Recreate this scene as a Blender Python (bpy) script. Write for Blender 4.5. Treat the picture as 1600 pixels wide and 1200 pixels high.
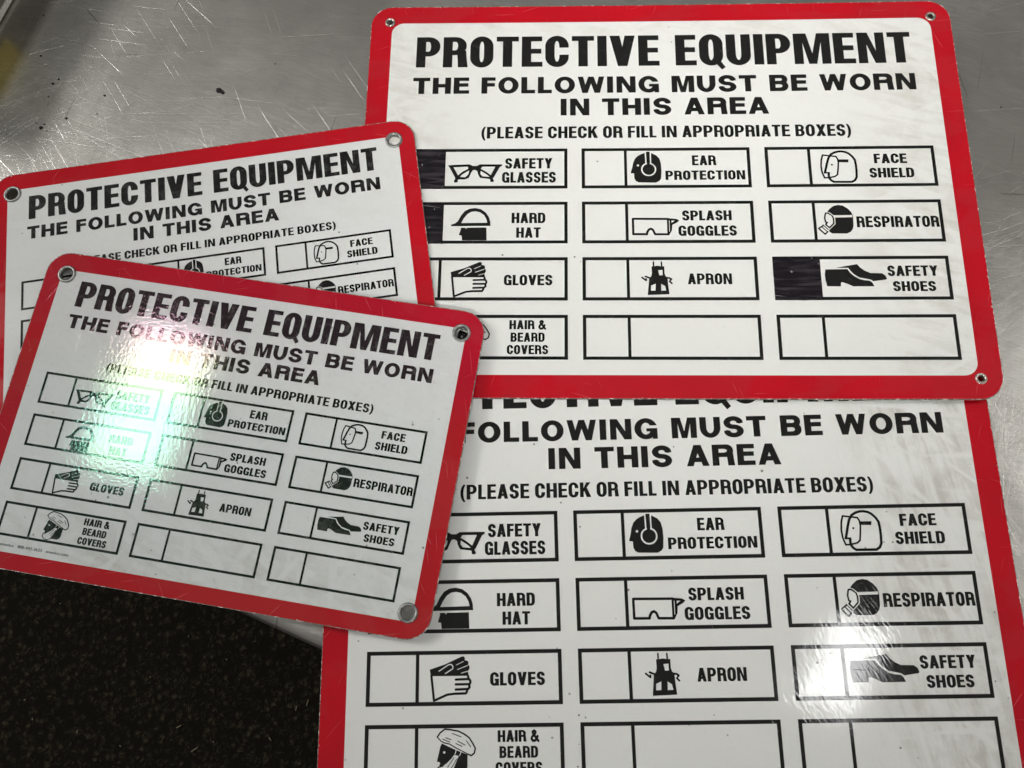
import bpy, bmesh, math, random
from mathutils import Matrix, Vector
from mathutils.geometry import delaunay_2d_cdt

IN = 0.0254                      # everything below is measured in inches, built in metres
rnd = random.Random(7)
scene = bpy.context.scene
C = scene.collection
for o in list(bpy.data.objects):
    bpy.data.objects.remove(o, do_unlink=True)

# ------------------------------------------------------------------ camera
cam_data = bpy.data.cameras.new('camera')
cam = bpy.data.objects.new('camera', cam_data)
C.objects.link(cam)
cam_data.sensor_fit = 'HORIZONTAL'
cam_data.sensor_width = 36.0
cam_data.lens = 1403.204 / 1600.0 * 36.0
cam_data.clip_start = 0.02
cam_data.clip_end = 50.0
R3 = Matrix(((0.999354, -0.004766, 0.035635), (0.014455, 0.960796, -0.276879), (-0.032918, 0.277216, 0.960244)))
cam.matrix_world = Matrix.Translation(Vector((-2.71438, -10.07886, 18.86833)) * IN) @ R3.to_4x4()
scene.camera = cam

# ------------------------------------------------------------------ room light
world = bpy.data.worlds.new('World')
scene.world = world
world.use_nodes = True
bg = world.node_tree.nodes['Background']
bg.inputs[0].default_value = (1.0, 0.985, 0.95, 1)
bg.inputs[1].default_value = 0.175


def area(name, loc, aim, sx, sy, power, color=(1, 1, 1), axis=None):
    d = bpy.data.lights.new(name, 'AREA')
    d.shape = 'RECTANGLE'
    d.size, d.size_y = sx, sy
    d.energy = power
    d.color = color
    o = bpy.data.objects.new(name, d)
    C.objects.link(o)
    z = (Vector(loc) - Vector(aim)).normalized()
    y = Vector(axis) if axis else Vector((0, 1, 0))
    x = y.cross(z).normalized()
    y = z.cross(x)
    o.matrix_world = Matrix.Translation(Vector(loc)) @ Matrix((x, y, z)).transposed().to_4x4()
    return o


# two ceiling panels that mirror in the glossy signs, then unseen banks and a spot added to shape the light
area('ceiling_panel_light', (-1.186, 0.370, 2.0), (-1.186, 0.370, 0), 0.22, 0.42, 4.8, (0.98, 1.0, 0.97), (0.106, 0.343, 0))
area('ceiling_panel_light', (0.735, -0.305, 2.0), (0.735, -0.305, 0), 0.15, 0.24, 1.7, (1.0, 1.0, 1.0), (0.106, 0.215, 0))
area('added_bank_light', (-2.42, 0.55, 2.0), (-0.1, 0.0, 0), 0.40, 0.8, 35.0, (1.0, 0.99, 0.96))  # unseen, added as key from the left so shadows fall right
area('added_bank_light', (1.62, 0.12, 2.0), (0.3, 0.0, 0), 0.35, 0.7, 7.0, (1.0, 0.99, 0.96))  # unseen, added to brighten the steel along the right side
spot = area('added_falloff_spot', (-0.14, -1.30, 1.9), (0.037, 0.142, 0), 0.25, 0.25, 0.55, (1.0, 0.99, 0.96))  # unseen, narrow beam added so brightness fades toward the front
spot.data.spread = math.radians(20)

scene.view_settings.view_transform = 'Standard'
scene.view_settings.look = 'None'
scene.view_settings.exposure = 0.0
scene.view_settings.gamma = 1.0
scene.view_settings.use_curve_mapping = False
scene.cycles.use_denoising = True
scene.cycles.max_bounces = 8

# ------------------------------------------------------------------ helpers


def link(o, parent=None):
    C.objects.link(o)
    if parent:
        o.parent = parent
    return o


def tag(o, label=None, cat=None, group=None, kind=None):
    if label: o['label'] = label
    if cat: o['category'] = cat
    if group: o['group'] = group
    if kind: o['kind'] = kind
    return o


def mesh_obj(name, verts, faces, mat, parent=None, smooth=True):
    me = bpy.data.meshes.new(name)
    me.from_pydata([Vector(v) * IN for v in verts], [], faces)
    me.materials.append(mat)
    if smooth:
        me.polygons.foreach_set('use_smooth', [True] * len(me.polygons))
    me.update()
    return link(bpy.data.objects.new(name, me), parent)


def paint(ops, grid=None):
    """ops: list of (polygon, ink?) painted in order. Returns verts, triangles that carry ink."""
    V, F = [], []
    for poly, ink in ops:
        a = sum(p[0] * q[1] - q[0] * p[1] for p, q in zip(poly, poly[1:] + poly[:1]))
        if a < 0:
            poly = poly[::-1]
        n = len(V)
        V += [Vector((x, y)) for x, y in poly]
        F.append(list(range(n, n + len(poly))))
    if grid:
        V += [Vector(g) for g in grid]
    v, e, f, ov, oe, of = delaunay_2d_cdt(V, [], F, 0, 1e-6)
    T = []
    for face, src in zip(f, of):
        if src and ops[max(src)][1]:
            T.append(list(face))
    used = sorted({i for t in T for i in t})
    m = {i: k for k, i in enumerate(used)}
    return [tuple(v[i]) for i in used], [[m[i] for i in t] for t in T]


def arc(cx, cy, rx, ry, a0, a1, n=7):
    return [(cx + rx * math.cos(math.radians(a0 + (a1 - a0) * i / n)), cy + ry * math.sin(math.radians(a0 + (a1 - a0) * i / n))) for i in range(n + 1)]


def rr(x0, y0, x1, y1, tl=None, tr=None, br=None, bl=None, n=7):
    p = []
    p += arc(x0 + bl[0], y0 + bl[1], bl[0], bl[1], 180, 270, n) if bl else [(x0, y0)]
    p += arc(x1 - br[0], y0 + br[1], br[0], br[1], 270, 360, n) if br else [(x1, y0)]
    p += arc(x1 - tr[0], y1 - tr[1], tr[0], tr[1], 0, 90, n) if tr else [(x1, y1)]
    p += arc(x0 + tl[0], y1 - tl[1], tl[0], tl[1], 90, 180, n) if tl else [(x0, y1)]
    q = []
    for a in p:
        if not q or (abs(a[0] - q[-1][0]) + abs(a[1] - q[-1][1])) > 1e-6:
            q.append(a)
    return q


def all4(x0, y0, x1, y1, rx, ry, n=7):
    return rr(x0, y0, x1, y1, (rx, ry), (rx, ry), (rx, ry), (rx, ry), n)


def rect(x0, y0, x1, y1):
    return [(x0, y0), (x1, y0), (x1, y1), (x0, y1)]


def disc(cx, cy, rx, ry=None, n=20):
    ry = ry or rx
    return [(cx + rx * math.cos(2 * math.pi * i / n), cy + ry * math.sin(2 * math.pi * i / n)) for i in range(n)]


def stroke(path, w, ink=True, asp=1.0, caps=True):
    """thick polyline; asp = height of a unit of y against a unit of x"""
    ops = []
    for (x0, y0), (x1, y1) in zip(path, path[1:]):
        dx, dy = x1 - x0, (y1 - y0) * asp
        L = math.hypot(dx, dy) or 1
        nx, ny = -dy / L * w / 2, dx / L * w / 2 / asp
        ops.append(([(x0 + nx, y0 + ny), (x1 + nx, y1 + ny), (x1 - nx, y1 - ny), (x0 - nx, y0 - ny)], ink))
    pts = path if caps else path[1:-1]
    for x, y in pts:
        ops.append((disc(x, y, w / 2, w / 2 / asp, 12), ink))
    return ops


# ------------------------------------------------------------------ lettering drawn from scratch
NARROW = dict(A=.80, B=.75, C=.75, D=.75, E=.65, F=.61, G=.76, H=.78, I=.29, K=.80, L=.58, M=1.14, N=.84, O=.74, P=.76, Q=.75, R=.77, S=.71, T=.71, U=.77, V=.81, W=1.18, X=.80, Y=.78)
WIDE = dict(A=1.22, B=1.12, C=1.2, D=1.15, E=.94, F=.86, G=1.24, H=1.12, I=.40, K=1.2, L=.85, M=1.36, N=1.16, O=1.24, P=1.05, Q=1.24, R=1.16, S=1.08, T=1.05, U=1.12, V=1.2, W=1.62, X=1.2, Y=1.2)


def glyph(ch, w, sv, sh, wide):
    ox = w * .5
    oy = .5 if wide else .33
    ix, iy = (w - 2 * sv) / 2, ((1 - 2 * sh) / 2 if wide else .33 - sh * .80)
    A, E = True, False
    g = []
    if ch == 'I': g = [(rect(0, 0, sv, 1), A)]
    elif ch == 'L': g = [(rect(0, 0, sv, 1), A), (rect(0, 0, w, sh), A)]
    elif ch in 'EF':
        g = [(rect(0, 0, sv, 1), A), (rect(0, 1 - sh, w, 1), A), (rect(0, .43, w * .96, .43 + sh), A)]
        if ch == 'E': g.append((rect(0, 0, w * 1.02, sh), A))
    elif ch == 'T': g = [(rect(0, 1 - sh, w, 1), A), (rect(w / 2 - sv / 2, 0, w / 2 + sv / 2, 1), A)]
    elif ch == 'H': g = [(rect(0, 0, sv, 1), A), (rect(w - sv, 0, w, 1), A), (rect(0, .5 - sh / 2, w, .5 + sh / 2), A)]
    elif ch in 'OQCG':
        g = [(all4(0, -.015, w, 1.015, ox, oy), A), (all4(sv, sh, w - sv, 1 - sh, ix, iy), E)]
        if ch == 'Q': g.append(([(w * .52, .20), (w * .78, .24), (w * 1.08, -.07), (w * .92, -.15)], A))
        if ch == 'C': g.append((rect(w * .5, .39, w + .1, .62), E))
        if ch == 'G':
            g.append((rect(w * .5, .40, w + .1, .65), E))
            g.append((rect(w * .52, .36, w, .52), A))
            g.append((rect(w - sv * .75, 0, w, .45), A))
    elif ch == 'U': g = [(rr(0, -.015, w, 1, None, None, (ox, oy), (ox, oy)), A), (rr(sv, sh, w - sv, 1.1, None, None, (ix, iy), (ix, iy)), E)]
    elif ch == 'D': g = [(rr(0, 0, w, 1, None, (w * (.55 if wide else .46), oy), (w * (.55 if wide else .46), oy), None), A),
                         (rr(sv, sh, w - sv, 1 - sh, None, (ix, iy), (ix, iy), None), E)]
    elif ch in 'PR':
        yb = .36 if ch == 'P' else .40
        h = 1 - yb
        if ch == 'R':
            g.append(([(w - sv * 1.12, yb + sh), (w - sv * .02 - .03, yb + sh * .9), (w - .01, .28), (w + .03, 0), (w - sv * .95, 0), (w - sv * 1.0, .26)], A))
        bx = min(w * .48, h * .5 * 1.2)
        g += [(rr(0, yb, w - (.02 if ch == 'R' else 0), 1, None, (bx, h * .48), (bx, h * .48), None), A)]
        g += [(rr(sv, yb + sh, w - sv, 1 - sh, None, (ix * .9, (h - 2 * sh) * .48), (ix * .9, (h - 2 * sh) * .48), None), E), (rect(0, 0, sv, 1), A)]
    elif ch == 'B':
        m = .52
        for y0, y1, ww in ((m - sh / 2, 1, w - .03), (0, m + sh / 2, w)):
            h = y1 - y0
            bx = min(w * .45, h * .6)
            g.append((rr(0, y0, ww, y1, None, (bx, h * .48), (bx, h * .48), None), A))
        for y0, y1 in ((m + sh / 2, 1 - sh), (sh, m - sh / 2)):
            h = y1 - y0
            g.append((rr(sv, y0, w - sv, y1, None, (min(ix, h * .8), h * .48), (min(ix, h * .8), h * .48), None), E))
        g.append((rect(0, 0, sv, 1), A))
    elif ch == 'S':
        # one broad-nib stroke: thick where it runs upright, thinner where it runs level
        a, b = sv / 2, sh * 1.04 / 2
        ru, cu_ = (.5 - sh / 2 + .012) / 2, (1.012 - sh / 2 + .5) / 2
        rl, cl_ = (.5 - sh / 2 + .012) / 2, (sh / 2 - .012 + .5) / 2
        rx = (w - sv) / 2
        path = [(w / 2 + rx * .97 * math.cos(math.radians(t)), cu_ + ru * math.sin(math.radians(t))) for t in range(-6, 271, 12)]
        path += [(w / 2 + rx * math.cos(math.radians(t)), cl_ + rl * math.sin(math.radians(t))) for t in range(90, -187, -12)][1:]
        for k_, ((x0, y0), (x1, y1)) in enumerate(zip(path, path[1:])):
            L = math.hypot(x1 - x0, y1 - y0)
            nx, ny = -(y1 - y0) / L, (x1 - x0) / L
            q = math.hypot(a * nx, b * ny)
            ex, ey = a * a * nx / q, b * b * ny / q
            g.append(([(x0 + ex, y0 + ey), (x1 + ex, y1 + ey), (x1 - ex, y1 - ey), (x0 - ex, y0 - ey)], A))
            if k_ > 1 and k_ < len(path) - 2: g.append((disc(x0, y0, a, b, 16), A))
    elif ch == 'N': g = [([(0, 0), (0, 1), (sv * 1.1, 1), (w - sv * .95, .40), (w - sv * .95, 1), (w, 1), (w, 0), (w - sv * 1.1, 0), (sv * .95, .60), (sv * .95, 0)], A)]
    elif ch == 'M': g = [([(0, 0), (0, 1), (sv * 1.35, 1), (w / 2, .34), (w - sv * 1.35, 1), (w, 1), (w, 0), (w - sv * .95, 0), (w - sv * .95, .70), (w / 2 + sv * .42, 0), (w / 2 - sv * .42, 0), (sv * .95, .70), (sv * .95, 0)], A)]
    elif ch == 'V': g = [([(0, 1), (sv * 1.08, 1), (w / 2 + sv * .44, 0), (w / 2 - sv * .5, 0)], A), ([(w, 1), (w - sv * 1.08, 1), (w / 2 - sv * .44, 0), (w / 2 + sv * .5, 0)], A)]
    elif ch == 'A': g = [([(0, 0), (sv * 1.0, 0), (w / 2 + sv * .46, 1), (w / 2 - sv * .54, 1)], A), ([(w, 0), (w - sv * 1.0, 0), (w / 2 - sv * .46, 1), (w / 2 + sv * .54, 1)], A),
                         ([(w * .2, .19), (w * .8, .19), (w * .72, .19 + sh), (w * .28, .19 + sh)], A)]
    elif ch == 'W':
        b1, b2, c, s = w * .27, w * .73, w * .5, sv * .92
        for (t0, t1, b) in ((0, s, b1), (c - s * .48, c + s * .48, b1), (c - s * .48, c + s * .48, b2), (w - s, w, b2)):
            g.append(([(t0, 1), (t1, 1), (b + s * .5, 0), (b - s * .5, 0)], A))
    elif ch == 'X': g = [([(0, 0), (sv * 1.1, 0), (w, 1), (w - sv * 1.1, 1)], A), ([(w, 0), (w - sv * 1.1, 0), (0, 1), (sv * 1.1, 1)], A)]
    elif ch == 'Y': g = [(rect(w / 2 - sv / 2, 0, w / 2 + sv / 2, .46), A), ([(0, 1), (sv * 1.1, 1), (w / 2 + sv * .5, .42), (w / 2 - sv * .5, .38)], A), ([(w, 1), (w - sv * 1.1, 1), (w / 2 - sv * .5, .42), (w / 2 + sv * .5, .38)], A)]
    elif ch == 'K': g = [(rect(0, 0, sv, 1), A), ([(sv * .8, .28), (sv * .8, .52), (w - sv * 1.15, 1), (w, 1)], A), ([(w * .36, .50), (w * .66, .64), (w + .03, 0), (w - sv * 1.15, 0)], A)]
    elif ch == '&': g = stroke([(w * .95, .06), (w * .30, .70), (w * .27, .84), (w * .45, .93), (w * .62, .84), (w * .57, .68), (w * .20, .42), (w * .12, .24), (w * .27, .08), (w * .52, .08), (w * .74, .22), (w * .86, .46)], sv * .8)
    elif ch in '()':
        p = arc(w * 1.2, .42, w * 1.2, .66, 112, 248, 12) + arc(w * 1.35, .42, w * 1.35 - sv * .82, .60, 246, 114, 12)
        g = [(p, A)]
        if ch == ')': g = [([(w - x, y) for x, y in p], A)]
    return g


_cache = {}


def text_mesh(s, style, gap, sv, sh, space):
    """natural text at cap height 1: verts, faces, width"""
    V, F, x = [], [], 0.0
    tab = WIDE if style == 'wide' else NARROW
    for ch in s:
        if ch == ' ':
            x += space
            continue
        w = tab.get(ch, .36 if ch in '()' else .84)
        k = (ch, style, sv, sh)
        if k not in _cache:
            _cache[k] = paint(glyph(ch, w, sv, sh, style == 'wide'))
        v, f = _cache[k]
        n = len(V)
        V += [(x + a, b) for a, b in v]
        F += [[i + n for i in t] for t in f]
        x += w + gap
    return V, F, x - gap


def place_text(lines):
    """lines: (string, style params, xl, xr, baseline, height)"""
    V, F = [], []
    for s, st, xl, xr, yb, h in lines:
        v, f, w = text_mesh(s, *st)
        n = len(V)
        V += [(xl + a / w * (xr - xl), yb + b * h) for a, b in v]
        F += [[i + n for i in t] for t in f]
    return V, F


HEAVY = ('narrow', .10, .30, .16, .42)
MEDIUM = ('narrow', .105, .275, .165, .34)
CAPT = ('narrow', .095, .29, .18, .36)
BROAD = ('wide', .17, .36, .215, .60)

# ------------------------------------------------------------------ node materials


class N:
    def __init__(self, name):
        self.m = bpy.data.materials.new(name)
        self.m.use_nodes = True
        self.t = self.m.node_tree
        self.b = self.t.nodes['Principled BSDF']
        self.out = self.t.nodes['Material Output']
        self.co = self.t.nodes.new('ShaderNodeTexCoord').outputs['Object']

    def new(self, typ, **kw):
        n = self.t.nodes.new(typ)
        for k, v in kw.items():
            setattr(n, k, v)
        return n

    def set(self, sock, v):
        if hasattr(v, 'is_output') or isinstance(v, bpy.types.NodeSocket):
            self.t.links.new(v, sock)
        else:
            sock.default_value = v

    def math(self, op, a, b=0.0, c=0.0, clamp=False):
        n = self.new('ShaderNodeMath', operation=op, use_clamp=clamp)
        self.set(n.inputs[0], a)
        self.set(n.inputs[1], b)
        if len(n.inputs) > 2: self.set(n.inputs[2], c)
        return n.outputs[0]

    def map(self, scale=(1, 1, 1), rot=(0, 0, 0), loc=(0, 0, 0), co=None):
        """object coordinates in inches"""
        n = self.new('ShaderNodeMapping')
        self.set(n.inputs[0], co or self.co)
        n.inputs['Location'].default_value = loc
        n.inputs['Rotation'].default_value = rot
        n.inputs['Scale'].default_value = tuple(s / IN for s in scale)
        return n.outputs[0]

    def rotmap(self, ang, sx, sy, loc=(0, 0, 0), co=None):
        a = self.map((1, 1, 1), (0, 0, ang), loc, co)
        n = self.new('ShaderNodeVectorMath', operation='MULTIPLY')
        self.set(n.inputs[0], a)
        n.inputs[1].default_value = (sx, sy, 1)
        return n.outputs[0]

    def noise(self, co, scale=1.0, detail=3.0, rough=.5, dist=0.0):
        n = self.new('ShaderNodeTexNoise')
        self.set(n.inputs['Vector'], co)
        n.inputs['Scale'].default_value = scale
        n.inputs['Detail'].default_value = detail
        n.inputs['Roughness'].default_value = rough
        n.inputs['Distortion'].default_value = dist
        return n.outputs['Fac']

    def voro(self, co, scale=1.0, feature='F1', rand=1.0):
        n = self.new('ShaderNodeTexVoronoi', feature=feature)
        self.set(n.inputs['Vector'], co)
        n.inputs['Scale'].default_value = scale
        n.inputs['Randomness'].default_value = rand
        return n.outputs['Distance'], n.outputs.get('Color')

    def ramp(self, fac, a, b, va=0.0, vb=1.0, smooth=True):
        n = self.new('ShaderNodeMapRange', interpolation_type='SMOOTHSTEP' if smooth else 'LINEAR')
        self.set(n.inputs[0], fac)
        n.inputs[1].default_value, n.inputs[2].default_value = a, b
        n.inputs[3].default_value, n.inputs[4].default_value = va, vb
        return n.outputs[0]

    def mix(self, fac, a, b):
        n = self.new('ShaderNodeMix', data_type='RGBA')
        self.set(n.inputs[0], fac)
        for s, v in ((n.inputs[6], a), (n.inputs[7], b)):
            self.set(s, v if not isinstance(v, tuple) else tuple(v) + (1,) * (4 - len(v)))
        return n.outputs[2]

    def axis(self, k, co=None):
        n = self.new('ShaderNodeSeparateXYZ')
        self.set(n.inputs[0], co or self.map())
        return n.outputs[k]

    def bump(self, h, dist, strength=1.0, normal=None):
        n = self.new('ShaderNodeBump')
        n.inputs['Strength'].default_value = strength
        n.inputs['Distance'].default_value = dist
        self.set(n.inputs['Height'], h)
        if normal is not None: self.set(n.inputs['Normal'], normal)
        return n.outputs[0]

    def __setitem__(self, k, v):
        if isinstance(v, tuple) and len(v) == 3: v = v + (1,)
        self.set(self.b.inputs[k], v)


def lines(n, count, width, seed, along=2.0, across=26.0, thr=.70, co=None, curve=0.0):
    """long thin marks lying in many directions: 0..1"""
    total = None
    for i in range(count):
        ang = math.pi * (i + .37 * ((seed * 7 + i * 5) % 3)) / count + seed * .31
        v = n.rotmap(ang, 1 / along, across, (seed * 3.1 + i * 1.7, i * 2.3, 0), co)
        f = n.noise(v, 1.0, 1.0, .5, curve)
        f = n.ramp(f, thr, thr + width)
        total = f if total is None else n.math('MAXIMUM', total, f)
    return total


def film(n, s):
    """glossy scuffed over-laminate shared by everything printed on one sign"""
    peel = n.noise(n.map((s['peel'],) * 3, loc=(s['seed'], 0, 0)), 1.0, 2.0, .5)
    if s.get('streak'):
        st = n.noise(n.rotmap(s['streak'], 3.0, 14.0, (s['seed'], 3, 0)), 1.0, 2.0, .5, .6)
        peel = n.math('ADD', n.math('MULTIPLY', st, s['streak_h'] / s['peel_h']), peel)
    wave = n.noise(n.map((.35,) * 3, loc=(s['seed'] * 2, 4, 0)), 1.0, 1.0, .5)
    nor = n.bump(peel, s['peel_h'], 1.0)
    nor = n.bump(wave, s.get('wave_h', 2e-4), 1.0, nor)
    sc = lines(n, 5, .10, s['seed'], 1.2, 30.0, s.get('scr_thr', .76))
    nor = n.bump(sc, -1.2e-5, .8, nor)
    smear = n.noise(n.map((.55, .8, .6), rot=(0, 0, .6), loc=(s['seed'], 1, 0)), 1.0, 5.0, .62, .5)
    n['Roughness'] = n.math('ADD', n.ramp(smear, .42, .62, s['rough'], s['rough'] + s['rough_var']), n.math('MULTIPLY', sc, .15))
    n['Normal'] = nor
    n['IOR'] = s.get('ior', 1.5)
    if s.get('irid'):
        th = n.math('ADD', n.ramp(n.axis(1), .3, 2.2, s['irid'][0], s['irid'][1], False), n.math('MULTIPLY', n.noise(n.map((.6,) * 3, loc=(5, s['seed'], 0)), 1.0, 2.0, .5), 45.0))
        n['Thin Film Thickness'] = th
        n['Thin Film IOR'] = 1.62
    return smear, sc


def dirt_mask(n, s):
    """where grime has settled: edge bands given per sign plus blotches"""
    x, y = n.axis(0), n.axis(1)
    blot = n.noise(n.map((.9, .9, 1), loc=(s['seed'] * 1.3, 7, 0)), 1.0, 6.0, .68, .15)
    m = None
    for ax, a, b, amt in s['dirt']:
        r = n.math('MULTIPLY', n.ramp((x, y)[ax], a, b), amt)
        m = r if m is None else n.math('MAXIMUM', m, r)
    smear = n.noise(n.rotmap(s.get('wipe', .3), .8, 4.5, (s['seed'], 8, 0)), 1.0, 5.0, .62, .25)
    wipes = lines(n, 3, .10, s['seed'] + 2, 2.6, 3.2, .60, curve=.3)
    f = n.math('ADD', n.math('MULTIPLY', n.ramp(blot, .42, .64), .6), n.math('MULTIPLY', n.ramp(smear, .45, .62), .5))
    f = n.math('MULTIPLY', f, n.math('SUBTRACT', 1.0, n.math('MULTIPLY', wipes, .8)))
    return n.math('MULTIPLY', f, m, clamp=True), m


def white_mat(s):
    n = N('sign_white')
    smear, sc = film(n, s)
    d, band = dirt_mask(n, s)
    col = n.mix(n.noise(n.map((.3,) * 3), 1, 2), s['white'], tuple(c * .95 for c in s['white']))
    col = n.mix(n.math('MULTIPLY', d, .55), col, s.get('grime', (.40, .36, .28)))
    # dark specks of grit
    vd, vc = n.voro(n.map((5.5,) * 3, loc=(s['seed'], 2, 0)), 1.0)
    pick = n.ramp(n.noise(n.map((.8,) * 3, loc=(3, s['seed'], 0)), 1, 3), s.get('speck_thr', .56), s.get('speck_thr', .56) + .06)
    rsel = n.new('ShaderNodeSeparateColor')
    n.set(rsel.inputs[0], vc)
    size = n.math('MULTIPLY', rsel.outputs[0], .17)
    spk = n.math('MULTIPLY', n.math('LESS_THAN', vd, size), n.math('MULTIPLY', pick, n.math('GREATER_THAN', rsel.outputs[1], .45)))
    col = n.mix(n.math('MULTIPLY', spk, .75), col, (.07, .06, .05))
    # fine scuffs, both rubbed dark and cleaned light
    col = n.mix(n.math('MULTIPLY', sc, s.get('scuff', .25)), col, (.90, .89, .86))
    fine = n.noise(n.map((9, 9, 9), loc=(s['seed'], 0, 0)), 1, 4, .7)
    col = n.mix(n.ramp(fine, .5, .8, 0, s.get('mottle', .10)), col, (.45, .43, .38))
    rust = n.math('MULTIPLY', n.ramp(n.noise(n.map((3.1,) * 3, loc=(s['seed'] + 4, 9, 0)), 1, 5, .7), .66, .72), s.get('rust', 0.0))
    col = n.mix(rust, col, (.42, .26, .08))
    n['Base Color'] = col
    return n.m


def ink_mat(s):
    n = N('sign_black')
    smear, sc = film(n, s)
    worn = n.noise(n.map((4, 4, 4), rot=(0, 0, .5), loc=(s['seed'], 5, 0)), 1, 5, .7, .5)
    col = n.mix(n.ramp(worn, .45, .75, 0, s.get('ink_wear', .2)), (.010, .010, .009), (.10, .10, .095))
    col = n.mix(n.math('MULTIPLY', sc, s.get('ink_scr', .15)), col, (.35, .35, .34))
    n['Base Color'] = col
    return n.m


def red_mat(s, W, H):
    n = N('sign_red')
    smear, sc = film(n, s)
    col = n.mix(n.ramp(n.noise(n.map((.5,) * 3, loc=(1, s['seed'], 0)), 1, 2), .35, .65), s['red'], tuple(c * .9 for c in s['red']))
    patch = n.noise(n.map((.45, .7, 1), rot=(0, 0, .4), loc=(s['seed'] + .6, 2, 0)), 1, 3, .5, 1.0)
    sheen_haze = n.math('MULTIPLY', n.ramp(patch, .47, .57), s.get('sheen_haze', .30))  # hazy ceiling reflection on scuffed film, mixed into the red as patches
    col = n.mix(sheen_haze, col, (.42, .022, .03))
    fine = n.ramp(n.noise(n.map((10, 10, 10)), 1, 4, .7), .5, .75, 0, .25)
    col = n.mix(fine, col, (.30, .01, .02))
    col = n.mix(n.math('MULTIPLY', lines(n, 6, .06, s['seed'] + 5, 1.3, 24.0, .735), .32), col, (.62, .16, .17))
    # chipped print along the cut edge
    ex = n.math('SUBTRACT', W, n.math('ABSOLUTE', n.axis(0)))
    ey = n.math('SUBTRACT', H, n.math('ABSOLUTE', n.axis(1)))
    d = n.math('MINIMUM', ex, ey)
    ch = n.noise(n.map((7, 7, 7), loc=(s['seed'], 3, 0)), 1, 4, .7)
    col = n.mix(n.math('LESS_THAN', d, n.ramp(ch, .58, .80, -.006, .05)), col, (.70, .60, .56))
    n['Base Color'] = col
    return n.m


def marker_mat(s):
    n = N('marker_ink')
    st = n.noise(n.map((1.0, 9, 1), loc=(s['seed'], 0, 0)), 1, 4, .6, .6)
    col = n.mix(n.ramp(st, .48, .72), (.006, .004, .007), (.040, .031, .041))
    sc = lines(n, 4, .06, 3, 1.0, 26.0, .74)
    col = n.mix(n.math('MULTIPLY', sc, .5), col, (.30, .28, .27))
    spots = n.noise(n.map((7, 7, 7)), 1, 2)
    col = n.mix(n.ramp(spots, .70, .75), col, (.35, .33, .31))
    n['Base Color'] = col
    n['Roughness'] = n.ramp(st, .4, .7, .25, .5)
    return n.m


def board_mat():
    n = N('board_edge')
    f = n.noise(n.map((6, 6, 6)), 1, 4, .7)
    n['Base Color'] = n.mix(n.ramp(f, .50, .62), (.16, .13, .11), (.78, .74, .70))
    n['Roughness'] = .5
    return n.m


def metal_mat(name, col, rough, dark=(.25, .24, .22)):
    n = N(name)
    f = n.noise(n.map((16, 16, 16)), 1, 4, .7)
    n['Base Color'] = n.mix(n.ramp(f, .42, .70), col, dark)
    n['Metallic'] = 1.0
    n['Roughness'] = n.ramp(f, .3, .7, rough, rough + .2)
    return n.m


def steel_mat():
    n = N('brushed_steel')
    t = n.t
    # worn satin finish: two lobes, countless hairline scratches in every direction
    grain = n.noise(n.rotmap(.35, .5, 40, (0, 0, 0)), 1, 3, .6)
    grain2 = n.noise(n.rotmap(-.35, .6, 30, (2, 0, 0)), 1, 3, .6)
    hair = lines(n, 13, .10, 1, 6.0, 36.0, .630)
    deep = lines(n, 9, .05, 5, 4.0, 22.0, .715, curve=.03)
    nor = n.bump(n.math('ADD', grain, grain2), 3.0e-5, 1.0)
    nor = n.bump(hair, -1.5e-5, 1.0, nor)
    nor = n.bump(deep, -3.5e-5, 1.0, nor)
    cloud = n.noise(n.map((.25, .3, .3)), 1, 5, .6, .6)
    blotch = n.noise(n.map((1.6, 1.6, 1.6)), 1, 5, .7)
    col = n.mix(n.ramp(cloud, .35, .65), (.47, .45, .415), (.60, .58, .54))
    col = n.mix(n.ramp(blotch, .50, .72, 0, .45), col, (.36, .35, .33))
    brush = n.math('ADD', n.noise(n.rotmap(.08, .35, 30, (1, 0, 0)), 1, 4, .65), n.noise(n.rotmap(.42, .5, 22, (4, 0, 0)), 1, 4, .65))
    col = n.mix(n.ramp(brush, .80, 1.22, 0, .34), col, (.33, .32, .30))
    dark = n.math('MULTIPLY', lines(n, 4, .03, 11, 3.5, 7.0, .765, curve=.5), .55)
    col = n.mix(dark, col, (.16, .15, .14))
    n['Base Color'] = col
    n['Metallic'] = 1.0
    n['Roughness'] = n.ramp(cloud, .3, .7, .15, .22)
    n['Normal'] = nor
    b2 = n.new('ShaderNodeBsdfPrincipled')
    n.set(b2.inputs['Base Color'], col)
    b2.inputs['Metallic'].default_value = 1.0
    b2.inputs['Roughness'].default_value = .50
    n.set(b2.inputs['Normal'], nor)
    mx = n.new('ShaderNodeMixShader')
    mx.inputs[0].default_value = .55
    t.links.new(n.b.outputs[0], mx.inputs[1])
    t.links.new(b2.outputs[0], mx.inputs[2])
    t.links.new(mx.outputs[0], n.out.inputs[0])
    return n.m


def carpet_mat():
    n = N('dark_carpet')
    a = n.noise(n.map((3.2,) * 3), 1, 3, .6, 1.2)
    vd, vc = n.voro(n.map((2.6,) * 3), 1.0, 'F1')
    f = n.math('MULTIPLY', n.ramp(a, .36, .62), n.ramp(vd, .75, .15))
    n['Base Color'] = n.mix(f, (.0095, .0082, .0058), (.052, .044, .029))
    n['Roughness'] = 1.0
    n['Specular IOR Level'] = .1
    n['Normal'] = n.bump(f, .004, 1.0)
    return n.m


def plain(name, col, rough=.5, metal=0.0, var=.15, scale=6):
    n = N(name)
    f = n.noise(n.map((scale,) * 3), 1, 4, .6)
    n['Base Color'] = n.mix(f, tuple(c * (1 - var) for c in col), tuple(min(1, c * (1 + var)) for c in col))
    n['Roughness'] = rough
    n['Metallic'] = metal
    return n.m


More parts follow.
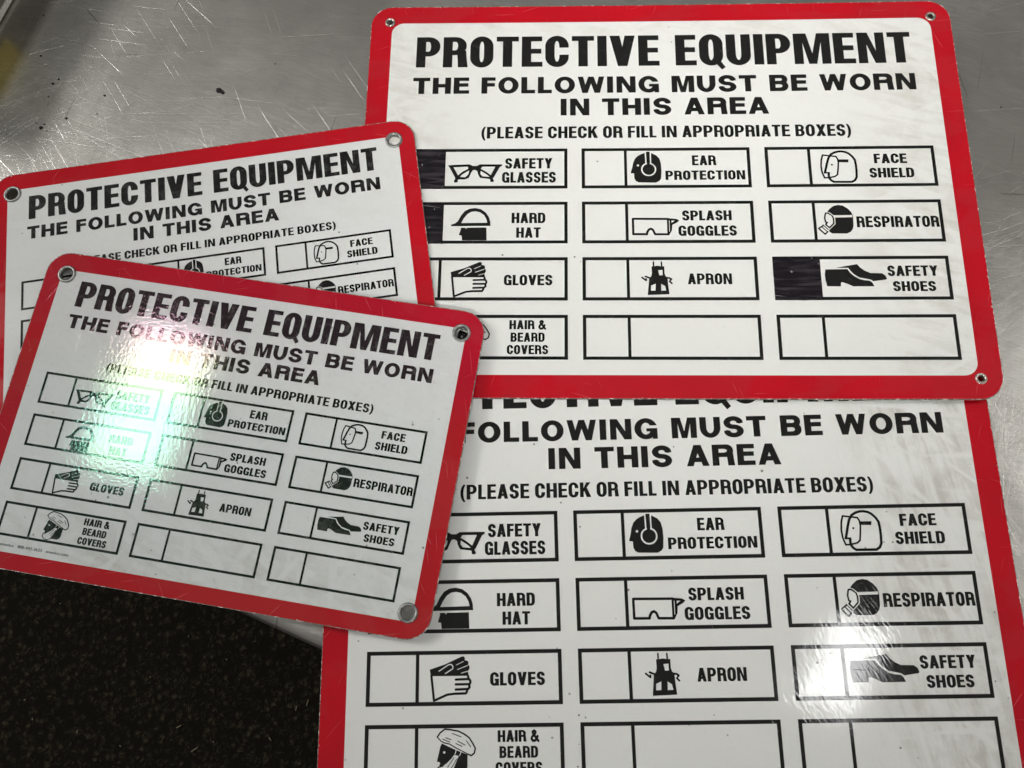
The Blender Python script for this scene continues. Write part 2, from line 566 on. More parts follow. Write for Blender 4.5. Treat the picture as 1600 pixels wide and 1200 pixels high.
# ------------------------------------------------------------------ printed artwork, in fractions of a check box
CAPTION = {'11': [('SAFETY', 0.628, 0.91, 0.5, 0.26), ('GLASSES', 0.611, 0.931, 0.149, 0.264)], '12': [('HARD', 0.672, 0.87, 0.486, 0.25), ('HAT', 0.7, 0.843, 0.137, 0.247)], '21': [('EAR', 0.656, 0.798, 0.555, 0.25), ('PROTECTION', 0.496, 0.965, 0.197, 0.23)], '22': [('SPLASH', 0.584, 0.871, 0.534, 0.239), ('GOGGLES', 0.559, 0.896, 0.17, 0.241)], '13': [('GLOVES', 0.633, 0.912, 0.349, 0.241)], '23': [('APRON', 0.601, 0.852, 0.366, 0.25)], '14': [('HAIR &', 0.669, 0.874, 0.674, 0.205), ('BEARD', 0.677, 0.869, 0.395, 0.205), ('COVERS', 0.657, 0.889, 0.121, 0.202)], '31': [('FACE', 0.642, 0.834, 0.568, 0.238), ('SHIELD', 0.608, 0.868, 0.215, 0.24)], '32': [('RESPIRATOR', 0.503, 0.975, 0.348, 0.261)], '33': [('SAFETY', 0.648, 0.931, 0.539, 0.238), ('SHOES', 0.67, 0.91, 0.194, 0.226)]}
PICTO = {
 '11': [('P', [(0.2845, 0.5845), (0.319, 0.6001), (0.415, 0.6127), (0.4345, 0.5722), (0.4584, 0.5718), (0.4774, 0.6117), (0.6092, 0.6093), (0.6117, 0.5751), (0.5966, 0.5393), (0.563, 0.2899), (0.556, 0.2601), (0.5635, 0.2003), (0.5612, 0.1705), (0.5422, 0.1708), (0.5394, 0.2404), (0.4796, 0.2712), (0.467, 0.3612), (0.4617, 0.4413), (0.4471, 0.4716), (0.4352, 0.4618), (0.4261, 0.4018), (0.4127, 0.2722), (0.3891, 0.2327), (0.3485, 0.2333), (0.3467, 0.1636), (0.3276, 0.1539), (0.3235, 0.1938), (0.3316, 0.2534), (0.3288, 0.2933), (0.2955, 0.5341)]), ('E', [(0.3195, 0.5378), (0.4034, 0.5526), (0.4085, 0.5183), (0.4025, 0.4863), (0.3756, 0.4326), (0.3476, 0.339)]), ('E', [(0.3589, 0.2989), (0.3747, 0.3626), (0.4137, 0.4581), (0.4109, 0.3821), (0.4018, 0.3223), (0.3887, 0.2865)]), ('E', [(0.4921, 0.5511), (0.5688, 0.5498), (0.5436, 0.34), (0.5169, 0.4204), (0.4829, 0.4971)]), ('E', [(0.4832, 0.447), (0.5172, 0.3604), (0.5367, 0.2963), (0.4936, 0.3109), (0.4813, 0.371)])],
 '12': [('P', [(0.3176, 0.452), (0.3386, 0.4806), (0.357, 0.5382), (0.3724, 0.6634), (0.3951, 0.7793), (0.4231, 0.8372), (0.456, 0.8524), (0.4893, 0.8268), (0.5181, 0.749), (0.5376, 0.6425), (0.5467, 0.5269), (0.5483, 0.4213), (0.318, 0.4174)]), ('E', [(0.3762, 0.49), (0.3895, 0.5957), (0.4099, 0.7017), (0.4331, 0.7596), (0.459, 0.7729), (0.4851, 0.7494), (0.5091, 0.6814), (0.5238, 0.5849), (0.529, 0.4982)]), ('P', [(0.3747, 0.3786), (0.4006, 0.3785), (0.4056, 0.3459), (0.4124, 0.3784), (0.525, 0.3832), (0.5278, 0.0781), (0.3842, 0.079), (0.3809, 0.1932), (0.3644, 0.2028), (0.3751, 0.3365)])],
 '21': [('P', [(0.3781, 0.8763), (0.3559, 0.8444), (0.3348, 0.7982), (0.3185, 0.7325), (0.3069, 0.6286), (0.3015, 0.5151), (0.2906, 0.3694), (0.3108, 0.3633), (0.3121, 0.2409), (0.3208, 0.1746), (0.338, 0.1407), (0.4389, 0.1338), (0.4598, 0.1745), (0.4696, 0.2301), (0.4736, 0.4274), (0.4719, 0.5979), (0.4639, 0.7316), (0.4473, 0.8091), (0.4151, 0.8736), (0.4053, 0.8983), (0.3849, 0.8998)]), ('s', 0.0076, [(0.381, 0.9001), (0.3831, 0.6137)]), ('s', 0.0076, [(0.4108, 0.8883), (0.411, 0.6117)]), ('r', 0.0086, [(0.3981, 0.4629)], 0.0406), ('P', [(0.3876, 0.9092), (0.4065, 0.9078), (0.4062, 0.5646), (0.3887, 0.5658)]), ('o', 0.0069, [(0.3352, 0.562)])],
 '31': [('S', 0.0122, [(0.3468, 0.3467), (0.3553, 0.4541), (0.3646, 0.5855), (0.3764, 0.7171), (0.3919, 0.8015), (0.4138, 0.8475), (0.435, 0.8698), (0.4555, 0.8731), (0.478, 0.8572), (0.4971, 0.8178), (0.5174, 0.7403), (0.5299, 0.6589), (0.5333, 0.5359), (0.5332, 0.3855), (0.5305, 0.2359), (0.5204, 0.162), (0.5012, 0.1167), (0.3952, 0.1192), (0.3811, 0.1527), (0.3703, 0.2094), (0.3683, 0.2656), (0.3691, 0.3311)]), ('S', 0.0086, [(0.3455, 0.3468), (0.3721, 0.345)]), ('S', 0.0086, [(0.3429, 0.786), (0.3326, 0.6634), (0.3279, 0.5125), (0.3308, 0.3619), (0.3428, 0.2206), (0.3682, 0.2236), (0.4046, 0.2538), (0.4201, 0.2995), (0.4268, 0.4492), (0.4317, 0.5996), (0.4289, 0.685), (0.4207, 0.7472), (0.3429, 0.786)]), ('P', [(0.4323, 0.6734), (0.4935, 0.6729), (0.4896, 0.5956), (0.4314, 0.6044)]), ('O', 0.0056, [(0.3925, 0.5429)])],
 '22': [('S', 0.012, [(0.2971, 0.5807), (0.5018, 0.5734), (0.5016, 0.2069), (0.4237, 0.2115), (0.4129, 0.3106), (0.401, 0.3427), (0.3883, 0.3211), (0.3786, 0.2589), (0.3767, 0.2125), (0.2974, 0.2146), (0.2971, 0.5807)]), ('P', [(0.4972, 0.5936), (0.5516, 0.574), (0.567, 0.5351), (0.555, 0.4907), (0.5253, 0.4295), (0.5217, 0.2951), (0.5049, 0.1843), (0.4952, 0.1983)]), ('E', [(0.5222, 0.5333), (0.5409, 0.5322), (0.5213, 0.4793)]), ('s', 0.0035, [(0.5085, 0.5297), (0.5078, 0.278)])],
 '32': [('P', [(0.3386, 0.7245), (0.3541, 0.7929), (0.3779, 0.8611), (0.4062, 0.8833), (0.4336, 0.8652), (0.4597, 0.7954), (0.4771, 0.7147), (0.486, 0.623), (0.4828, 0.3842), (0.4767, 0.3051), (0.4628, 0.2433), (0.4425, 0.2043), (0.3572, 0.2065), (0.3416, 0.2464), (0.3395, 0.2748), (0.349, 0.3311), (0.379, 0.4324), (0.3797, 0.5804), (0.3674, 0.6493), (0.3493, 0.707)]), ('E', [(0.3699, 0.6378), (0.4822, 0.6402), (0.481, 0.5889), (0.377, 0.5828)]), ('S', 0.0078, [(0.3295, 0.6904), (0.3434, 0.69), (0.3669, 0.6264), (0.372, 0.5464), (0.371, 0.444), (0.3438, 0.3426), (0.3235, 0.4226), (0.3342, 0.4677), (0.3247, 0.4794), (0.3212, 0.5706), (0.3261, 0.6619), (0.3295, 0.6904)]), ('s', 0.0044, [(0.3493, 0.7047), (0.3726, 0.632), (0.3794, 0.5462), (0.3782, 0.4324), (0.3429, 0.3064)]), ('S', 0.0078, [(0.3061, 0.3889), (0.2812, 0.3272), (0.3155, 0.1906), (0.332, 0.2523)]), ('S', 0.0055, [(0.308, 0.4116), (0.3358, 0.2975)]), ('S', 0.0055, [(0.2976, 0.3778), (0.3305, 0.2467)])],
 '13': [('P', [(0.3242, 0.6545), (0.4016, 0.7466), (0.4902, 0.8912), (0.5001, 0.8863), (0.505, 0.8508), (0.5025, 0.8201), (0.5173, 0.8105), (0.5235, 0.7794), (0.521, 0.7401), (0.5283, 0.7046), (0.5283, 0.6652), (0.5197, 0.6176), (0.5234, 0.5564), (0.5221, 0.5347), (0.3405, 0.5357), (0.3307, 0.5362)]), ('s', 0.0054, [(0.3722, 0.6256), (0.4213, 0.7412), (0.4348, 0.7448), (0.4435, 0.7093), (0.4423, 0.6655), (0.4043, 0.5802)]), ('s', 0.0034, [(0.4607, 0.7346), (0.4964, 0.7941)]), ('s', 0.0039, [(0.4669, 0.6511), (0.5185, 0.7227)]), ('s', 0.0039, [(0.4866, 0.5845), (0.5185, 0.6177)]), ('S', 0.0103, [(0.3331, 0.5491), (0.3477, 0.094), (0.4146, 0.1981), (0.4512, 0.2135), (0.5098, 0.2173), (0.5152, 0.2533), (0.5152, 0.2835)]), ('S', 0.0103, [(0.4579, 0.4685), (0.5245, 0.4762)]), ('S', 0.0103, [(0.458, 0.3817), (0.5282, 0.3823)]), ('S', 0.0103, [(0.458, 0.2882), (0.522, 0.2961)]), ('S', 0.0103, [(0.5197, 0.5391), (0.5233, 0.4867), (0.5324, 0.4428), (0.5323, 0.4081), (0.5269, 0.3737), (0.5281, 0.3217), (0.5171, 0.2877)])],
 '23': [('P', [(0.3971, 0.7806), (0.4156, 0.7865), (0.4328, 0.7961), (0.4498, 0.7846), (0.4698, 0.7835), (0.4701, 0.6196), (0.4752, 0.5586), (0.4867, 0.5232), (0.4879, 0.3848), (0.4945, 0.1396), (0.3709, 0.1246), (0.3816, 0.4942), (0.3948, 0.5629), (0.3983, 0.6235)]), ('E', [(0.4336, 0.693), (0.4593, 0.6986), (0.4597, 0.5768), (0.4401, 0.5735)]), ('E', [(0.3912, 0.3382), (0.4181, 0.3799), (0.4156, 0.2251), (0.3894, 0.2222)]), ('E', [(0.449, 0.3783), (0.4711, 0.3254), (0.4762, 0.2263), (0.448, 0.2217)]), ('S', 0.0073, [(0.4086, 0.885), (0.4084, 0.7974)]), ('S', 0.0073, [(0.4539, 0.8825), (0.4548, 0.7949)]), ('S', 0.0093, [(0.3891, 0.5068), (0.3617, 0.5473)]), ('S', 0.0083, [(0.3406, 0.5268), (0.3639, 0.4562), (0.3645, 0.4908)]), ('S', 0.0093, [(0.4794, 0.5193), (0.4987, 0.5096), (0.5079, 0.4831), (0.5027, 0.4618)]), ('S', 0.0083, [(0.4974, 0.4361), (0.5099, 0.388)])],
 '33': [('P', [(0.2975, 0.6968), (0.4233, 0.7022), (0.4374, 0.6116), (0.4599, 0.5342), (0.488, 0.4679), (0.5145, 0.4456), (0.5439, 0.4341), (0.5563, 0.3902), (0.5663, 0.3082), (0.4475, 0.3068), (0.4152, 0.3652), (0.3863, 0.404), (0.3793, 0.3931), (0.3773, 0.3079), (0.3002, 0.3124), (0.2938, 0.4493), (0.2927, 0.5811)]), ('P', [(0.3589, 0.7366), (0.4805, 0.8149), (0.4975, 0.7317), (0.5202, 0.6651), (0.5512, 0.6094), (0.616, 0.6027), (0.6336, 0.5529), (0.641, 0.4816), (0.6364, 0.4598), (0.5626, 0.4228), (0.5474, 0.4614), (0.5129, 0.4894), (0.4837, 0.5119), (0.4559, 0.5892), (0.4388, 0.6666), (0.428, 0.7275)])],
 '14': [('P', [(0.3893, 0.6602), (0.4568, 0.5484), (0.5179, 0.4623), (0.5167, 0.2468), (0.5095, 0.1729), (0.4904, 0.1325), (0.4404, 0.1347), (0.4093, 0.1937), (0.3757, 0.2613), (0.3816, 0.3189), (0.3779, 0.3357), (0.3647, 0.3487), (0.374, 0.4854), (0.381, 0.602)]), ('E', [(0.3662, 0.7746), (0.3793, 0.8456), (0.4034, 0.912), (0.4276, 0.9024), (0.471, 0.875), (0.5, 0.823), (0.5265, 0.7545), (0.5432, 0.6615), (0.5564, 0.5689), (0.5515, 0.4857), (0.5359, 0.4448), (0.5191, 0.4706), (0.488, 0.5303), (0.4592, 0.5817), (0.4278, 0.65), (0.4038, 0.6679), (0.3844, 0.7023)]), ('S', 0.0063, [(0.3662, 0.7746), (0.3793, 0.8456), (0.4034, 0.912), (0.4276, 0.9024), (0.471, 0.875), (0.5, 0.823), (0.5265, 0.7545), (0.5432, 0.6615), (0.5564, 0.5689), (0.5515, 0.4857), (0.5359, 0.4448), (0.5191, 0.4706)]), ('S', 0.0043, [(0.5191, 0.4706), (0.488, 0.5303), (0.4592, 0.5817), (0.4278, 0.65), (0.4038, 0.6679), (0.3844, 0.7023), (0.3662, 0.7746)]), ('E', [(0.452, 0.4653), (0.476, 0.4351), (0.4522, 0.2331), (0.438, 0.1266), (0.4166, 0.0864), (0.3903, 0.0957), (0.3711, 0.1624), (0.3709, 0.2449), (0.3948, 0.2687), (0.4163, 0.3257), (0.4353, 0.3912)]), ('S', 0.0048, [(0.476, 0.4351), (0.4522, 0.2331), (0.438, 0.1266), (0.4166, 0.0864), (0.3903, 0.0957), (0.3711, 0.1624), (0.3709, 0.2449), (0.3948, 0.2687)]), ('S', 0.0029, [(0.4497, 0.4072), (0.4187, 0.2511)]), ('S', 0.0029, [(0.4641, 0.3899), (0.4331, 0.2092)]), ('s', 0.0048, [(0.4604, 0.5357), (0.4556, 0.4776)]), ('s', 0.0048, [(0.4868, 0.522), (0.4784, 0.4474)]), ('S', 0.0034, [(0.4084, 0.76), (0.435, 0.7252)]), ('S', 0.0034, [(0.4687, 0.6984), (0.5048, 0.6297)]), ('S', 0.0034, [(0.4421, 0.8342), (0.4855, 0.7732)]), ('S', 0.0034, [(0.4591, 0.657), (0.4904, 0.6053)]), ('S', 0.0034, [(0.512, 0.7048), (0.5336, 0.595)]), ('S', 0.0034, [(0.394, 0.7355), (0.4278, 0.6836)]), ('o', 0.0063, [(0.4011, 0.505)])],
}

# ------------------------------------------------------------------ floor and steel table
floor = mesh_obj('floor', [(-160, -140, -33), (140, -140, -33), (140, 160, -33), (-160, 160, -33)], [[0, 1, 2, 3]], carpet_mat(), smooth=False)
tag(floor, 'dark brown black carpet far below the table', kind='structure')
lint_m = plain('pale_lint', (.22, .19, .12), .9)
for x, y, L, a in ((-30.2, -8.3, .2, .3), (-22.6, -10.0, .25, 1.3), (-28.2, -15.1, .35, 1.0), (-25.7, -15.8, .3, 2.4), (-22.6, -14.75, .8, .5), (-21.6, -15.9, 1.1, .6), (-30.8, -14.5, .35, 1.9),
                   (-20.3, -11.2, .2, 0), (-15.6, -13.4, .9, 1.3), (-16.2, -13.7, .7, 1.4), (-31.4, -13.5, .3, .2), (-20.6, -15.5, .3, 2.0), (-17.5, -15.3, .6, 2.2), (-24.5, -12.2, .25, .9)):
    L *= .38
    u, v = math.cos(a) * L / 2, math.sin(a) * L / 2
    nx, ny = -math.sin(a) * .03, math.cos(a) * .03
    vs = [(x - u - nx, y - v - ny, -32.93), (x + u - nx, y + v - ny, -32.90), (x + u + nx, y + v + ny, -32.90), (x - u + nx, y - v + ny, -32.93),
          (x - u * .7, y - v * .7, -32.84), (x + u * .7, y + v * .7, -32.82)]
    o = mesh_obj('lint_fleck', vs, [[0, 1, 5, 4], [1, 2, 5], [2, 3, 4, 5], [3, 0, 4]], lint_m)
    tag(o, 'tiny pale fleck of lint lying on the dark carpet', 'lint', 'lint flecks on the carpet')

steel = steel_mat()
P0 = Vector((-8.11, -9.87, 0))
DX = Vector((.925, -.380, 0)).normalized()
NI = Vector((-DX.y, DX.x, 0))
table = bpy.data.objects.new('steel_table', None)
link(table)
table.location = Vector((0, 0, -33)) * IN
tag(table, 'scratched stainless steel work table with a rolled edge, under the signs', 'table')


def tw(t, n, z):
    p = P0 + DX * t + NI * n
    return (p.x, p.y, z + 33)


r = .30
prof = [(40.0, 0.0)] + [(r - .05 - r * math.sin(math.radians(a)), -r + r * math.cos(math.radians(a))) for a in range(0, 91, 9)] + [(-.05, -1.5), (.6, -1.5), (.6, -1.4), (.02, -1.4), (.02, -.3), (.25, -.08), (40.0, -.08)]
vs, fs = [], []
k = len(prof)
for t in (-34, 42):
    vs += [tw(t, n_, z) for n_, z in prof]
for i in range(k):
    j = (i + 1) % k
    fs.append([i, j, k + j, k + i])
top = mesh_obj('table_top', vs, fs, steel, table)
try:
    top.data.set_sharp_from_angle(angle=math.radians(30))
except Exception:
    pass
for t, n_ in ((-30, 4), (38, 4), (-30, 36), (38, 36)):
    vs, fs = [], []
    for z in (-33, -.1):
        for i in range(14):
            a = 2 * math.pi * i / 14
            x, y, zz = tw(t, n_, z)
            vs.append((x + .8 * math.cos(a), y + .8 * math.sin(a), zz))
    fs = [[i, (i + 1) % 14, 14 + (i + 1) % 14, 14 + i] for i in range(14)]
    mesh_obj('leg', vs, fs, steel, table)


def lump(name, x, y, rad, mat, seed, flat=.6):
    q = random.Random(seed)
    bm = bmesh.new()
    bmesh.ops.create_icosphere(bm, subdivisions=2, radius=1.0)
    for v in bm.verts:
        k = 1 + q.uniform(-.35, .35)
        v.co = Vector((v.co.x * rad * k, v.co.y * rad * k * .8, max(v.co.z, -.5) * rad * flat * k + rad * flat * .5)) * IN
    me = bpy.data.meshes.new(name)
    bm.to_mesh(me)
    bm.free()
    me.materials.append(mat)
    o = link(bpy.data.objects.new(name, me))
    o.location = Vector((x, y, 0)) * IN
    return o


dirt_m = plain('black_crumb', (.012, .011, .010), .8)
cr = lump('crumb', -10.69, 2.79, .075, dirt_m, 1)
tag(cr, 'black crumb on the bare steel above the small signs, largest of the specks', 'crumb')
c2 = lump('crumb_lobe', .085, -.05, .05, dirt_m, 2)
c2.parent = cr
for i, (x, y, s) in enumerate([(-14.867, 3.02, .035), (-14.74, 3.147, .025), (-14.92, 2.658, .022), (-14.376, 2.046, .035), (-14.97, 1.784, .045), (-13.522, 2.674, .03), (-15.302, 3.822, .025), (-15.431, 5.023, .02), (-14.9, 1.88, .025), (-15.1, 1.92, .02), (-13.632, 2.165, .018), (-9.371, 3.538, .018), (-14.8, 1.7, .02), (-6.1, 2.1, .018), (8.0, 2.2, .02)]):
    o = lump('grit_speck', x, y, s, dirt_m, 20 + i)
    tag(o, 'tiny black speck of grit on the bare steel', 'grit', 'grit specks on the steel')

# ------------------------------------------------------------------ low box at the far corner of the table
box = bpy.data.objects.new('storage_box', None)
link(box)
bd = Vector((.30, .954, 0)).normalized()
box.location = Vector((-16.36, 5.07, 0)) * IN
box.rotation_euler = (0, 0, math.atan2(bd.y, bd.x))
tag(box, 'low dark box with a white bottom rim standing at the far corner of the table', 'box')
bm_ = plain('box_board', (.020, .018, .016), .6)
rim_m = plain('box_rim', (.84, .82, .76), .5)
yel_m = plain('yellow_label', (.80, .62, .01), .5)
let_m = plain('box_print', (.02, .02, .02), .5)


def cuboid(name, x0, x1, y0, y1, z0, z1, mat, parent, bev=.03):
    bm = bmesh.new()
    bmesh.ops.create_cube(bm, size=1.0)
    for v in bm.verts:
        v.co = Vector(((x0 + x1) / 2 + v.co.x * (x1 - x0), (y0 + y1) / 2 + v.co.y * (y1 - y0), (z0 + z1) / 2 + v.co.z * (z1 - z0))) * IN
    if bev:
        bmesh.ops.bevel(bm, geom=list(bm.edges), offset=bev * IN, segments=2, affect='EDGES')
    me = bpy.data.meshes.new(name)
    bm.to_mesh(me)
    bm.free()
    me.materials.append(mat)
    return link(bpy.data.objects.new(name, me), parent)


# local x runs along the face, local +y goes away from the signs
cuboid('body', -3.6, 9.0, .12, 8.0, .18, 2.7, bm_, box, .12)
cuboid('lower_panel', -3.5, 8.9, .07, .118, .22, 1.55, plain('grey_panel', (.22, .195, .16), .5), box, 0)
cuboid('rim', -3.7, 9.1, .04, 8.1, .03, .17, rim_m, box, .02)
cuboid('sticker', -1.9, -.5, .045, .068, .35, 1.25, yel_m, box, 0)
gv, gf = [], []
for ch, x0 in (('C', .15), ('O', .75)):
    v, f = paint(glyph(ch, .8, .2, .16, True))
    n0 = len(gv)
    gv += [(x0 + a * .55, .060, .45 + b * .6) for a, b in v]
    gf += [[i + n0 for i in t] for t in f]
mesh_obj('lettering', gv, gf, let_m, box, False)

# ------------------------------------------------------------------ the signs
BIG = dict(w=14.0, h=10.0, rad=.52, white=(-6.489, 6.519, 4.534, -4.484), wrad=.30, gx=6.543, gy=4.556, go=.125, gi=.07,
           X=((-6.096, -2.194), (-1.866, 2.021), (2.359, 6.204)), Y=((1.051, .011), (-.326, -1.372), (-1.711, -2.755), (-3.094, -4.137)), lw=.076,
           head=[('PROTECTIVE EQUIPMENT', HEAVY, -5.855, 5.99, 3.277, .855)],
           sub=[('THE FOLLOWING MUST BE WORN', BROAD, -5.90, 5.995, 2.54, .45), ('IN THIS AREA', BROAD, -2.351, 2.54, 1.932, .455)],
           note=[('(PLEASE CHECK OR FILL IN APPROPRIATE BOXES)', MEDIUM, -4.22, 4.38, 1.325, .312)])
SMALL = dict(w=10.0, h=7.0, rad=.50, white=(-4.638, 4.623, 3.098, -3.168), wrad=.14, gx=4.522, gy=2.995, go=.205, gi=.138,
             X=((-4.275, -1.619), (-1.379, 1.304), (1.548, 4.215)), Y=((.723, .013), (-.227, -.929), (-1.195, -1.889), (-2.135, -2.844)), lw=.051,
             head=[('PROTECTIVE EQUIPMENT', HEAVY, -4.13, 4.086, 2.28, .60)],
             sub=[('THE FOLLOWING MUST BE WORN', BROAD, -4.16, 4.085, 1.772, .318), ('IN THIS AREA', BROAD, -1.69, 1.69, 1.345, .32)],
             note=[('(PLEASE CHECK OR FILL IN APPROPRIATE BOXES)', MEDIUM, -2.995, 2.97, .920, .195)])
DIV = .253
TH = .06


def dens(poly, step):
    out = []
    for (x0, y0), (x1, y1) in zip(poly, poly[1:] + poly[:1]):
        k = max(1, int(math.hypot(x1 - x0, y1 - y0) / step + .5))
        out += [(x0 + (x1 - x0) * i / k, y0 + (y1 - y0) * i / k) for i in range(k)]
    return out


def extrude(V, F, z0, z1):
    """solid between two flat copies of a triangulated outline"""
    n = len(V)
    cnt = {}
    for t in F:
        for a, b in zip(t, t[1:] + t[:1]):
            cnt[(a, b)] = cnt.get((a, b), 0) + 1
    vs = [(x, y, z1) for x, y in V] + [(x, y, z0) for x, y in V]
    fs = [list(t) for t in F] + [[i + n for i in t[::-1]] for t in F]
    for (a, b) in cnt:
        if (b, a) not in cnt:
            fs.append([a, a + n, b + n, b])
    return vs, fs


def make_sign(L, origin, rot, bend, style, label, metal, marked=(), imprint=False):
    root = bpy.data.objects.new('safety_sign', None)
    link(root)
    ox, oy, oz = origin
    root.location = Vector(origin) * IN
    Rm = Matrix.Rotation(rot[2], 3, 'Z') @ Matrix.Rotation(rot[1], 3, 'Y') @ Matrix.Rotation(rot[0], 3, 'X')
    root.rotation_euler = Rm.to_euler()
    tag(root, label, 'sign', 'protective equipment signs')
    kx, ky, kxy = bend
    B = lambda x, y, z=0.0: (x, y, z + kx * x * x + ky * y * y + kxy * x * y)
    flat = lambda V, z: [B(x, y, z) for x, y in V]
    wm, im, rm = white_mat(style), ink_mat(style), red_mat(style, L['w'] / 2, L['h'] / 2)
    W, H = L['w'] / 2, L['h'] / 2
    holes = [disc(sx * L['gx'], sy * L['gy'], L['gi'] * 1.12, n=24) for sx in (-1, 1) for sy in (-1, 1)]
    grid = [(x * .5, y * .5) for x in range(-int(W * 2), int(W * 2) + 1) for y in range(-int(H * 2), int(H * 2) + 1)]
    R_ = L['rad']
    outer = dens(all4(-W, -H, W, H, R_, R_, 9), .4)
    e = .012
    edge = dens(all4(-W - e, -H - e, W + e, H + e, R_, R_, 9), .4)
    xl, xr, yt, yb = L['white']
    wr = L['wrad']
    inner = dens(all4(xl, yb, xr, yt, wr, wr, 7), .4)
    hops = [(h, False) for h in holes]
    V, F = paint([(edge, True)] + hops, grid)
    vs, fs = extrude(V, F, -TH, -.001)
    mesh_obj('backing_board', [B(*v) for v in vs], fs, BOARD, root, False)
    V, F = paint([(outer, True), (inner, False)] + hops, grid)
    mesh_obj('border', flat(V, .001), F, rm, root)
    V, F = paint([(inner, True)] + hops, grid)
    mesh_obj('white_panel', flat(V, .001), F, wm, root)
    z = .005
    for nm, key in (('headline', 'head'), ('subheading', 'sub'), ('note_line', 'note')):
        V, F = place_text(L[key])
        mesh_obj(nm, flat(V, z), F, im, root)
    lw = L['lw']
    for ci, (x0, x1) in enumerate(L['X']):
        for ri, (y1, y0) in enumerate(L['Y']):
            xd = x0 + (x1 - x0) * DIV
            ops = [(dens(rect(x0, y0, x1, y1), .35), True), (dens(rect(x0 + lw, y0 + lw, xd, y1 - lw), .35), False), (dens(rect(xd + lw * .9, y0 + lw, x1 - lw, y1 - lw), .35), False)]
            V, F = paint(ops)
            cb = mesh_obj('check_box', flat(V, z), F, im, root)
            key = '%d%d' % (ci + 1, ri + 1)
            w, h = x1 - x0, y1 - y0
            if key in PICTO:
                ops = []
                asp = h / w
                for op in PICTO[key]:
                    if op[0] == 'P': ops.append((op[1], True))
                    elif op[0] == 'E': ops.append((op[1], False))
                    elif op[0] == 'S': ops += stroke(op[2], op[1] * 1.14, True, asp)
                    elif op[0] == 's': ops += stroke(op[2], op[1], False, asp)
                    elif op[0] in 'oO': ops.append((disc(op[2][0][0], op[2][0][1], op[1], op[1] / asp), op[0] == 'O'))
                    elif op[0] == 'r':
                        cx, cy = op[2][0]
                        ra, rb = op[3] + op[1] / 2, op[3] - op[1] / 2
                        ops += [(disc(cx, cy, ra, ra / asp, 32), False), (disc(cx, cy, rb, rb / asp, 32), True)]
                V, F = paint(ops)
                mesh_obj('pictogram', [B(x0 + a * w, y0 + b * h, z) for a, b in V], F, im, cb)
                V, F = place_text([(t, CAPT, x0 + a * w, x0 + b * w, y0 + c * h, d * h) for t, a, b, c, d in CAPTION[key]])
                mesh_obj('caption', flat(V, z), F, im, cb)
            if key in marked:
                q = random.Random(ci * 7 + ri)
                pts = [(x + q.uniform(-.018, .018), y + q.uniform(-.03, .022)) for x, y in dens(rect(x0 + .012, y0 + .012, xd + .05, y1 - .012), .12)]
                V, F = paint([(pts, True)])
                mesh_obj('marker_fill', flat(V, z + .003), F, marker_mat(style), cb)
    # eyelets: rolled flange and a barrel through the board
    go, gi = L['go'], L['gi']
    prof = [(go, .004), (go * .99, .022), (go * .90, .034), ((go * .55 + gi * .45), .036), (gi * 1.04, .026), (gi * .98, -.02), (gi * .97, -TH - .008), (gi * 1.25, -TH - .02), (gi * 1.5, -TH - .006)]
    for sx in (-1, 1):
        for sy in (-1, 1):
            vs, fs = [], []
            n = 32
            for i in range(n):
                a = 2 * math.pi * i / n
                for rr_, zz in prof:
                    vs.append(B(sx * L['gx'] + rr_ * math.cos(a), sy * L['gy'] + rr_ * math.sin(a), zz))
            k = len(prof)
            for i in range(n):
                j = (i + 1) % n
                for p in range(k - 1):
                    fs.append([i * k + p, i * k + p + 1, j * k + p + 1, j * k + p][::-1])
            mesh_obj('eyelet', vs, fs, metal, root)
    if imprint:
        cu = bpy.data.curves.new('imprint', 'FONT')
        cu.body = 'emedco   800-442-3633   emedco.com'
        cu.size = .085
        tmp = bpy.data.objects.new('imprint_curve', cu)
        C.objects.link(tmp)
        dg = bpy.context.evaluated_depsgraph_get()
        me0 = tmp.evaluated_get(dg).to_mesh()
        vs = [v.co.copy() for v in me0.vertices]
        fs = [list(p.vertices) for p in me0.polygons]
        tmp.evaluated_get(dg).to_mesh_clear()
        bpy.data.objects.remove(tmp, do_unlink=True)
        w = max(v.x for v in vs)
        mesh_obj('imprint', [B(-4.12 + v.x / w * 1.49, -3.045 + v.y, z) for v in vs], fs, im, root)
    return root


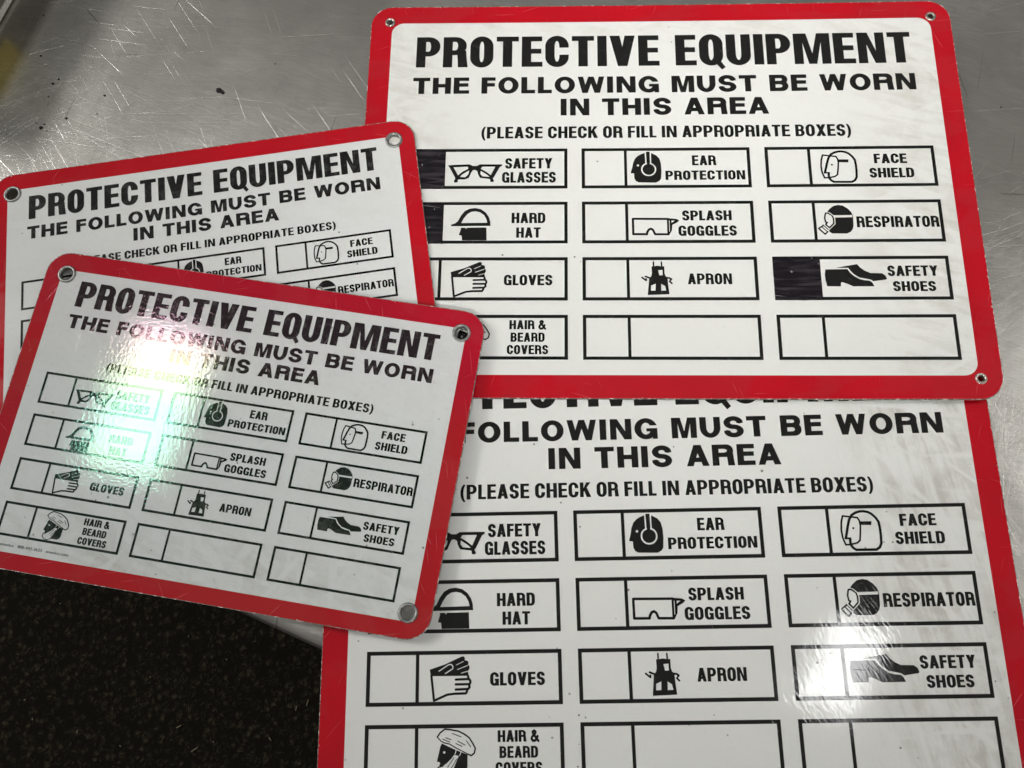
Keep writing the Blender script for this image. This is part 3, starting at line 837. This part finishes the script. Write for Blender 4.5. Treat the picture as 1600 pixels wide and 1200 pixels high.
BOARD = board_mat()
NICKEL = metal_mat('bright_eyelet', (.78, .74, .66), .22)
ZINC = metal_mat('dull_eyelet', (.42, .42, .40), .35, (.20, .20, .19))
W0 = (.82, .82, .79)
RED = (.52, .003, .012)
style_a = dict(seed=1.0, peel=9.0, peel_h=2.5e-6, rough=.08, rough_var=.12, white=W0, red=RED, dirt=[(0, -4.2, -6.2, .8), (0, 3.6, 6.0, .8), (1, 3.6, 4.6, .6), (1, -9, 9, .05)], grime=(.47, .43, .34), speck_thr=.60, ink_wear=.10)
style_d = dict(seed=2.3, peel=8.0, peel_h=2.5e-6, streak=1.05, streak_h=3.3e-5, rough=.035, rough_var=.05, white=W0, red=RED, dirt=[(0, 3.2, 5.2, 1.0), (0, -6, -6.6, .2)], grime=(.40, .37, .31), speck_thr=.52, ink_wear=.08, wipe=1.35)
style_c = dict(seed=3.7, peel=15.0, peel_h=3.6e-5, rough=.03, rough_var=.04, white=(.715, .73, .72), red=(.46, .004, .016), dirt=[(1, -1.2, -3.0, .9), (1, -9, 9, .35)], grime=(.42, .40, .36), speck_thr=.52, ink_wear=.55, ink_scr=.4, mottle=.26, scr_thr=.735, scuff=.35, rust=.5, irid=(388, 470), sheen_haze=.40)
style_b = dict(seed=5.1, peel=9.0, peel_h=3e-6, rough=.08, rough_var=.10, white=(.775, .78, .765), red=RED, dirt=[(1, -9, 9, .2)], speck_thr=.60, ink_wear=.45, ink_scr=.3, mottle=.16, sheen_haze=.2)

make_sign(BIG, (-0.20075, -8.40458, 0.11138), (-0.0012787, 0.0028602, 0.0297906), (-0.000216, -0.000151, 0.000648), style_d,
          'large sign with a smudged right side, its top tucked under the sign with blacked-in boxes', NICKEL)
make_sign(BIG, (0, 0, 0.18551), (-0.0032763, -0.0059553, 0), (0.000627, 0.0000768, -0.000729), style_a,
          'large sign at the back with three check boxes filled in with black marker', NICKEL, ('11', '12', '33'))
make_sign(SMALL, (-10.28364, -2.39917, 0.24251), (-0.0012161, -0.0005791, 0.1532773), (0.0000496, -0.0000488, 0.000164), style_b,
          'small sign half hidden, only its upper part showing beside the bare steel', ZINC)
make_sign(SMALL, (-9.43714, -5.8925, 0.4334), (0.0055528, 0.0043719, -0.1510872), (-0.0000525, -0.000004, -0.000233), style_c,
          'small scuffed sign on top of the pile, overhanging the carpet, square glare on it', ZINC, imprint=True)
